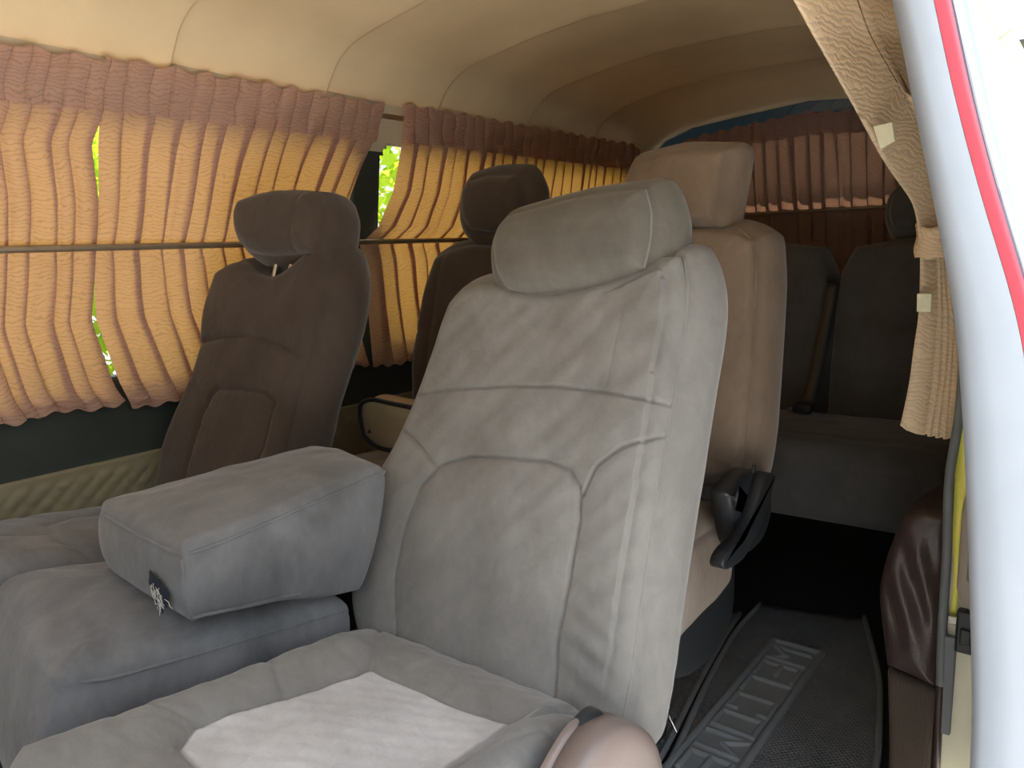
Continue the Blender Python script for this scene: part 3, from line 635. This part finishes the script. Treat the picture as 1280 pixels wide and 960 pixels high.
rw = thing('shaded_second_row_seat', 'shade-darkened velour seat by the orange curtain, second row, half hidden', 'seat', (.44, 1.38, 0))
fr = frame((.43, 1.40, .62), 10, 3)
L = [(-.145, -.03), (-.142, .115), (-.158, .221), (-.146, .329), (-.126, .435), (-.098, .498)]; T = [(-.098, .498), (-.057, .520), (.03, .530), (.13, .528), (.19, .50)]
R = [(.20, -.03), (.22, .2), (.215, .4), (.19, .50)]; B = [(-.145, -.03), (.2, -.03)]
pad('backrest', rw, V_SHADE, fr, L, R, B, T, .12, .028, .03, [([(-.15, .3), (0, .32), (.21, .3)], .002, .004, .003, .02), ([(-.06, .5), (-.085, .3), (-.09, .0)], .002, .004, .003, .02)], .012, .08, (60, 70), [], .0012, 51)
O, U, V_, W = fr
pad('headrest', rw, V_SHADE, (O+.03*W, U, V_, W), [(.040, .562), (.012, .585), (.003, .62), (.006, .66), (.022, .682)], [(.165, .550), (.19, .59), (.188, .65), (.166, .686)], [(.040, .562), (.10, .552), (.165, .550)], [(.022, .682), (.09, .692), (.166, .686)], .11, .025, .04, [], .012, .05, (46, 40), [], .001, 53)
seat_posts(rw, fr, (.07, .135), .49, .60)
fc = flat((.43, 1.40, .60), 5)
pad('cushion', rw, V_WARM, fc, [(-.2, -.28), (-.21, 0)], [(.21, -.28), (.22, 0)], [(-.2, -.28), (0, -.29), (.21, -.28)], [(-.21, 0), (.22, 0)], .18, .035, .01, [], .014, .06, (40, 40), [], .0016, 55)
MB().box((.24, 1.12, .14), (.62, 1.38, .42), .02).build('seat_base', BLACK, rw)
MB().box((.26, 1.14, 0), (.50, 1.34, .15), .01).build('pedestal', BLACK, rw)
# folded pad with black edging between the rows
fp = thing('folded_armrest', 'tan folded armrest with black rounded edging beside the dark second-row seat', 'armrest', (.42, 1.27, .63))
fr = frame((.415, 1.235, .66), -6, 8)
pl_ = [(-.100, .022), (-.104, .07), (-.098, .105), (-.06, .117), (0, .110), (.09, .102), (.105, .08), (.105, .02), (.09, -.005), (-.04, -.012), (-.07, -.006)]
v, f = extrude_outline(pl_, fr, .055, .010); mesh('pad_body', v, f, TANPANEL, fp)
q = resample(pl_+[pl_[0]], 80, .4); O, U, V_, W = fr
MB().tube([O+u*U+v*V_-W*.006 for u, v in q], .0060, 8, False).build('black_edging', BLACK, fp)

# ------------------------------------------------------------------ rear bench
rb = thing('rear_bench', 'dark velour rear bench under the mauve rear curtains', 'bench', (.80, 2.30, 0))
fr = frame((0, 2.44, .60), 10, 0)
for k, (a, b) in enumerate([(.13, .585), (.60, 1.055), (1.07, 1.50)]):
    pad('backrest', rb, V_DARK, fr, [(a, -.04), (a-.004, .25), (a, .43), (a+.04, .51)], [(b, -.04), (b+.004, .25), (b, .43), (b-.04, .51)], [(a, -.04), (b, -.04)], [(a+.04, .51), ((a+b)/2, .535), (b-.04, .51)], .12, .035, .005,
        [([(a, .3), ((a+b)/2, .305), (b, .3)], .003, .004, .004, .02)], .014, .08, (50, 56), [], .0015, 60+k)
O, U, V_, W = fr
for k, c in enumerate([.36, 1.30]):
    pad('headrest', rb, V_DARK, (O+c*U+.0*W, U, V_, W), [(-.085, .555), (-.105, .60), (-.10, .66), (-.07, .69)], [(.085, .555), (.105, .60), (.10, .66), (.07, .69)], [(-.085, .555), (0, .545), (.085, .555)], [(-.07, .69), (0, .70), (.07, .69)], .10, .03, .02, [], .012, .05, (36, 32), [], .001, 65+k)
    seat_posts(rb, (O+c*U, U, V_, W), (-.04, .04), .48, .58)
fc = flat((.80, 2.44, .585), 3)
def rbx(P, d): return -.018*np.clip((-.2-P[:, 1])/.2, 0, 1)
pad('cushion', rb, V_DARK, fc, [(-.68, -.40), (-.70, -.2), (-.69, .03)], [(.66, -.40), (.69, -.2), (.69, .03)], [(-.68, -.40), (-.3, -.42), (.3, -.42), (.66, -.40)], [(-.69, .03), (.69, .03)], .20, .05, .01, [([(-.68, -.33), (0, -.345), (.66, -.33)], .002, .005, .003, .02)], .014, .08, (90, 50), [], .0022, 70, rbx)
MB().tube([(x, 2.035+.004*math.sin(x*9), .40-.004*x) for x in np.linspace(.12, 1.46, 30)], .006, 8).build('cushion_piping', V_SHADE, rb)
hv = [(-.028, -.03), (-.03, .012), (-.016, .030), (.014, .030), (.028, .014), (.026, -.022), (.0, -.036)]
v, f = extrude_outline(hv, (A(1.352, 2.03, .425), A(1, 0, 0), A(0, 0, 1), A(0, -1, 0)), .05, .010); hcv = mesh('hinge_cover', v, f, TANP, rb); hcv['label'] = 'tan plastic hinge cover'
MB().tube([(1.352, 2.018, .415), (1.352, 2.029, .415)], .006, 10).build('screw', BLACK, hcv)
v, f = extrude_outline([(1.37, .0), (1.35, .40), (1.5, .46), (1.5, 0)], (A(0, 2.08, 0), A(1, 0, 0), A(0, 0, 1), A(0, -1, 0)), .03, .008); mesh('side_panel', v, f, BLACK, rb)
for x in (.25, .7): MB().box((x, 2.15, 0), (x+.06, 2.45, .40), .01).build('leg', BLACK, rb, smooth=False)
sb = thing('seat_belt', 'dark seat belt with black buckle lying where the rear bench backrests meet', 'seat belt', (1.06, 2.38, .62))
bp = [(1.075, 2.475, .99), (1.068, 2.435, .86), (1.060, 2.385, .72), (1.055, 2.355, .65), (1.05, 2.33, .628)]
bm = MB(); P = resample(bp, 24, .5)
bm.add([tuple(p+A(s*.018, -.012, .0)) for p in P for s in (-1, 1)], [(2*i, 2*i+1, 2*i+3, 2*i+2) for i in range(24)])
solid(bm.build('webbing', BLACK, sb), .002, 0)
MB().box((1.02, 2.275, .614), (1.075, 2.345, .640), .007).build('buckle', BLACK, sb)
MB().box((1.002, 2.29, .615), (1.022, 2.315, .623), .002).build('tongue', STEEL, sb)

# ------------------------------------------------------------------ floor mats
def mat_outline(L, R, n=40):
    l, r_ = resample(L, n, .4), resample(R, n, .4); return l, r_
def floor_mat(name, label, L, R, mat, h=.008):
    l, r_ = mat_outline(L, R); V, F = [], []
    m = 14
    for i in range(len(l)):
        for j in range(m+1):
            p = l[i]+(r_[i]-l[i])*j/m; e = min(j, m-j)/m; V.append((p[0], p[1], h+.004*math.exp(-e/.03)+.0012*math.sin(p[1]*17+p[0]*9)))
    F = [(i*(m+1)+j, i*(m+1)+j+1, (i+1)*(m+1)+j+1, (i+1)*(m+1)+j) for i in range(len(l)-1) for j in range(m)]
    t = thing(name, label, 'floor mat', (l[:, 0].mean(), l[:, 1].mean(), 0)); o = mesh('mat_sheet', V, F, mat, t); 
    solid(o, .006, -1 if o.data.polygons[0].normal.z > 0 else 1)
    for q in (l, r_): MB().tube([(p[0], p[1], h+.003) for p in q], .008, 8).build('rolled_edge', RUBSM, t)
    return t
wm = floor_mat('welcome_mat', 'black rubber mat with raised WELCOME lettering in the aisle', [(1.085, .95), (1.075, 1.37), (1.01, 1.70), (.965, 2.0), (.962, 2.22)], [(1.45, .95), (1.445, 1.40), (1.435, 1.63), (1.36, 1.98), (1.245, 2.30)], RUBBER)
# lettering reads towards the door: right along -y, up along +x
GL = {'W': [[(0, 1), (0, 0), (.5, .45), (1, 0), (1, 1)]], 'E': [[(1, 1), (0, 1), (0, 0), (1, 0)], [(0, .5), (.8, .5)]], 'L': [[(0, 1), (0, 0), (1, 0)]],
      'C': [[(1, .8), (1, 1), (0, 1), (0, 0), (1, 0), (1, .2)]], 'O': [[(0, 0), (0, 1), (1, 1), (1, 0), (0, 0)]], 'M': [[(0, 0), (0, 1), (.5, .5), (1, 1), (1, 0)]]}
def stroke_mesh(mb, pts, w, z0, z1):
    for a, b in zip(pts[:-1], pts[1:]):
        a, b = A(*a), A(*b); d = b-a; d /= np.linalg.norm(d); r = w/2
        P = [a-d*r*k for k in (1, .85, .5)]+[a+(b-a)*k for k in (0, .33, .67, 1)]+[b+d*r*k for k in (.5, .85, 1)]
        mb.tube([(*p, z0) for p in P], [r*.15, r*.55, r*.87, r, r, r, r, r*.87, r*.55, r*.15], 12)
LW, LH, Y0, X0, PIT = .066, .096, 1.985, 1.090, .0905
for k, ch in enumerate('WELCOME'):
    mb = MB()
    for st in GL[ch]:
        stroke_mesh(mb, [(X0+v*LH, Y0-k*PIT-u*LW) for u, v in st], .015, .010, 0)
    o = mb.build('raised_letter', RUBSM, wm, smooth=False)
fb = MB(); x0, x1, y0, y1 = 1.072, 1.204, 2.02, 1.335
for a, b in (((x0, y0), (x1, y0)), ((x1, y0), (x1, y1)), ((x1, y1), (x0, y1)), ((x0, y1), (x0, y0))): stroke_mesh(fb, [a, b], .019, .009, 0)
fb.build('raised_border', RUBSM, wm, smooth=False)
mesh('letter_panel', [(x0, y0, .0098), (x1, y0, .0098), (x1, y1, .0098), (x0, y1, .0098)], [(0, 1, 2, 3)], RUBSM, wm, smooth=False)
floor_mat('ribbed_mat', 'black ribbed rubber mat under the large grey seat, beside the lettered mat', [(.55, .95), (.55, 1.5), (.60, 1.9), (.66, 2.1)], [(1.06, .95), (1.05, 1.37), (.99, 1.70), (.945, 2.0), (.935, 2.12)], RIBBED, .007)

# ------------------------------------------------------------------ folded leatherette seat by the door post
ls = thing('leatherette_cushion', 'dark brown leatherette cushion standing on edge between mat and door post', 'cushion', (1.49, 1.62, 0))
fr = (A(0, 1.47, 0), A(1, 0, 0), A(0, .10, .995), A(0, -.995, .10))
def lsx(P, d):
    w = np.exp(-((P[:, 1]-.47)/.09)**2)
    return .006*np.sin((P[:, 0]*1.6+P[:, 1]*.55)*75)*w*np.clip(d/.03, 0, 1)
pad('upper_cushion', ls, LEATH, fr, [(1.462, .305), (1.448, .38), (1.436, .45), (1.448, .53), (1.470, .60)], [(1.548, .29), (1.55, .45), (1.55, .62)], [(1.462, .305), (1.50, .30), (1.548, .29)], [(1.470, .60), (1.50, .645), (1.55, .66)], .36, .018, .006, [], .014, .04, (40, 70), [], .001, 80, lsx)
pad('lower_panel', ls, CORD, fr, [(1.482, .0), (1.478, .15), (1.464, .30)], [(1.55, .0), (1.55, .29)], [(1.482, .0), (1.55, .0)], [(1.464, .30), (1.55, .288)], .34, .012, .004, [], .004, .04, (30, 40), [], .0006, 82)

# ------------------------------------------------------------------ door post, seals and sliding door
dj = MB()
dj.box((1.556, 1.52, 0), (1.64, 1.575, 1.10), .006); o = dj.build('trim_1', CREAM, smooth=False); tag(o, kind='structure')
sl_ = thing('door_seal', 'grey rubber seal running down the inner edge of the door post', 'door seal', (1.55, 1.505, .15))
pts = [(1.558, 1.505, .93), (1.556, 1.505, .80), (1.546, 1.503, .70), (1.552, 1.503, .56), (1.552, 1.503, .42), (1.556, 1.502, .30)]
MB().tube(resample(pts, 40, .3), .008, 10).build('seal_tube', RUBG, sl_)
MB().box((1.553, 1.498, .205), (1.577, 1.512, .40), .003).build('seal_flap', RUBG, sl_, smooth=False)
MB().tube([(1.556, 1.502, .30), (1.558, 1.502, .18), (1.560, 1.502, .02)], .007, 8).build('lower_edge', LEATH, sl_)
ys_ = thing('yellow_edge_strip', 'bright yellow strip along the door post, below the hanging curtain', 'strip', (1.57, 1.51, .45))
L = [(1.560, .95), (1.553, .86), (1.549, .78), (1.556, .70), (1.556, .60), (1.566, .50), (1.562, .44)]; R = [(1.578, .95), (1.590, .86), (1.596, .78), (1.592, .72), (1.572, .62), (1.574, .50), (1.572, .44)]
l, r_ = resample(L, 30, .4), resample(R, 30, .4)
V = [(p[0], 1.512+.002*math.sin(i*1.1), p[1]) for i in range(31) for p in (l[i], r_[i])]
solid(mesh('strip_body', V, [(2*i, 2*i+1, 2*i+3, 2*i+2) for i in range(30)], YELL, ys_), .004, 0)
gh = thing('pull_handle', 'grey tan plastic pull handle recess on the door post', 'handle', (1.59, 1.50, .46))
fj = (A(0, 1.49, 0), A(1, 0, 0), A(0, 0, 1), A(0, -1, 0))
v, f = extrude_outline([(1.571, .50), (1.571, .66), (1.585, .705), (1.625, .71), (1.64, .69), (1.64, .47), (1.60, .455), (1.578, .465)], fj, .03, .006); mesh('handle_plate', v, f, TANP, gh)
v, f = extrude_outline([(1.586, .52), (1.586, .64), (1.595, .655), (1.635, .655), (1.635, .505), (1.60, .50)], (A(0, 1.4885, 0), *fj[1:]), .004, .002); mesh('recess', v, f, DTAN, gh)
dl = thing('door_latch', 'small black latch on the door post under the pull handle', 'latch', (1.58, 1.50, .38))
MB().box((1.574, 1.495, .375), (1.604, 1.52, .455), .005).build('latch_body', BLACK, dl, smooth=False)
MB().box((1.582, 1.488, .395), (1.600, 1.50, .425), .003).build('latch_tongue', BLACK, dl, smooth=False)
MB().box((1.560, 1.50, .425), (1.596, 1.51, .440), .002).build('striker_plate', STEEL, dl, smooth=False)
# the sliding door, slid back: its pale leading edge, red edge moulding and bright outer skin
dzs = [.05, .2, .4, .57, .70, .85, 1.03, 1.159, 1.283, 1.366, 1.42, 1.46]
dxi = [1.655, 1.662, 1.664, 1.661, 1.650, 1.637, 1.617, 1.587, 1.557, 1.538, 1.524, 1.512]
dth = [.085, .085, .085, .085, .080, .072, .060, .046, .040, .040, .040, .040]
zz = np.linspace(.05, 1.46, 70); xi = np.interp(zz, dzs, dxi); tt = np.interp(zz, dzs, dth)
for _ in range(10): xi[1:-1] = .5*xi[1:-1]+.25*(xi[2:]+xi[:-2]); tt[1:-1] = .5*tt[1:-1]+.25*(tt[2:]+tt[:-2])
sd = thing('sliding_door', 'pale shade-grey edge of the open sliding door with red molding, at the right border', 'door', (1.66, 1.5, .05))
def prof(name, pts, mat, par):
    V = [(x_(i), y_, zz[i]) for i in range(len(zz)) for (x_, y_) in pts]; m = len(pts)
    F = [(i*m+j, i*m+(j+1) % m, (i+1)*m+(j+1) % m, (i+1)*m+j) for i in range(len(zz)-1) for j in range(m)]
    F += [tuple(range(m)), tuple(range((len(zz)-1)*m, len(zz)*m))[::-1]]
    return autosmooth(mesh(name, V, F, mat, par), 50)
fx_ = lambda k, c=0: (lambda i: xi[i]+tt[i]*k+c)
prof('door_edge', [(fx_(0, .012), .948), (fx_(.5), .943), (fx_(1, .0), .947), (fx_(1, .0), .953), (fx_(1, -.004), 2.2), (fx_(0), 2.2), (fx_(0), .96)], GREYP, sd)
prof('red_molding', [(fx_(1, .0005), .9465), (fx_(1, .009), .949), (fx_(1, .014), .957), (fx_(1, .010), .972), (fx_(1, .0005), .975)], REDP, sd)
prof('outer_skin', [(fx_(1, -.003), .972), (fx_(1, .002), .980), (fx_(1, .003), 2.2), (fx_(1, -.003), 2.2)], WHITEP, sd)
for nm, a, b, mt in (('window_trim', 1.045, 1.075, DKGL), ('chrome_strip', 1.076, 1.086, CHROME), ('cyan_reflection', 1.20, 1.215, CYANP)):
    prof(nm, [(fx_(1, .002), a), (fx_(1, .007), a+.004), (fx_(1, .007), b-.004), (fx_(1, .002), b)], mt, sd)

# ------------------------------------------------------------------ outside: ground and greenery beyond the far windows
ap = MB().add([(1.62, -6, -.49), (7, -6, -.49), (7, 40, -.49), (1.62, 40, -.49)], [(0, 1, 2, 3)]).build('ground_apron', GROUND_M, smooth=False); tag(ap, kind='structure')
g = MB().add([(-30, -30, -.5), (30, -30, -.5), (30, 30, -.5), (-30, 30, -.5)], [(0, 1, 2, 3)]).build('ground', ASPH, smooth=False); tag(g, kind='structure')
hd = thing('hedge', 'yellow-green sunlit bushes outside, seen through the gap between the side curtains', 'bush', (-3.2, 2.6, -.5))
nl = 17000; V = []; F = []
r = np.random.default_rng(5)
for i in range(nl):
    y = r.uniform(-2.5, 8.0); z = r.uniform(-.4, 2.3+.5*math.sin(y*1.7)); x = -3.1+.35*math.sin(y*2.3)*math.cos(z*2)+r.uniform(-.7, .2)
    a = r.normal(size=3); a /= np.linalg.norm(a); b = np.cross(a, r.normal(size=3)); b /= np.linalg.norm(b); s = r.uniform(.05, .11); c = A(x, y, z)
    n0 = len(V); V += [c-a*s, c+b*s*.45, c+a*s, c-b*s*.45]; F.append((n0, n0+1, n0+2, n0+3))
mesh('foliage', V, F, LEAF, hd, smooth=False, recalc=False)
for y in np.linspace(-2, 7.5, 8): MB().tube([(-3.3, y, -.5), (-3.35, y+.05, .5), (-3.3, y, 1.5)], [.05, .04, .02], 8).build('stem', TRUNKM, hd)

# ------------------------------------------------------------------ light
w = bpy.data.worlds.new('sky'); S.world = w; w.use_nodes = True; nt = w.node_tree; nt.nodes.clear()
wo = nt.nodes.new('ShaderNodeOutputWorld'); bg = nt.nodes.new('ShaderNodeBackground')
tcw = nt.nodes.new('ShaderNodeTexCoord'); sx = nt.nodes.new('ShaderNodeSeparateXYZ'); nt.links.new(tcw.outputs['Generated'], sx.inputs[0])
rp = ramp(nt, sx.outputs[2], [(.0, (.30, .31, .28)), (.22, (.34, .36, .34)), (.38, (.86, .93, 1.0)), (1.0, (.66, .80, 1.0))])
nt.links.new(rp, bg.inputs[0]); bg.inputs[1].default_value = 2.3; nt.links.new(bg.outputs[0], wo.inputs[0])
sl = bpy.data.lights.new('sun', 'SUN'); sl.energy = 19.0; sl.angle = .009; sl.color = (1, .95, .87)
so = bpy.data.objects.new('sun', sl); COL.objects.link(so); so.location = (3, 6, 9)
d = Vector((.12, .42, .90)); so.rotation_euler = d.to_track_quat('Z', 'Y').to_euler()

# ------------------------------------------------------------------ camera
cam = bpy.data.cameras.new('camera'); co = bpy.data.objects.new('camera', cam); COL.objects.link(co)
R0, R1, R2 = Vector((.7891, .6135, -.0322)), Vector((.0808, -.1553, -.9846)), Vector((-.6090, .7743, -.1721))
M = Matrix.Identity(4)
for i in range(3): M[i][0] = R0[i]; M[i][1] = -R1[i]; M[i][2] = -R2[i]
M[0][3], M[1][3], M[2][3] = 1.75, 0, 1.12
co.matrix_world = M; cam.sensor_width = 36; cam.lens = 958.03/1280*36; cam.clip_start = .02
S.camera = co
S.view_settings.view_transform = 'Standard'; S.view_settings.look = 'None'; S.view_settings.gamma = 1; S.view_settings.use_curve_mapping = False
S.view_settings.exposure = 0.5
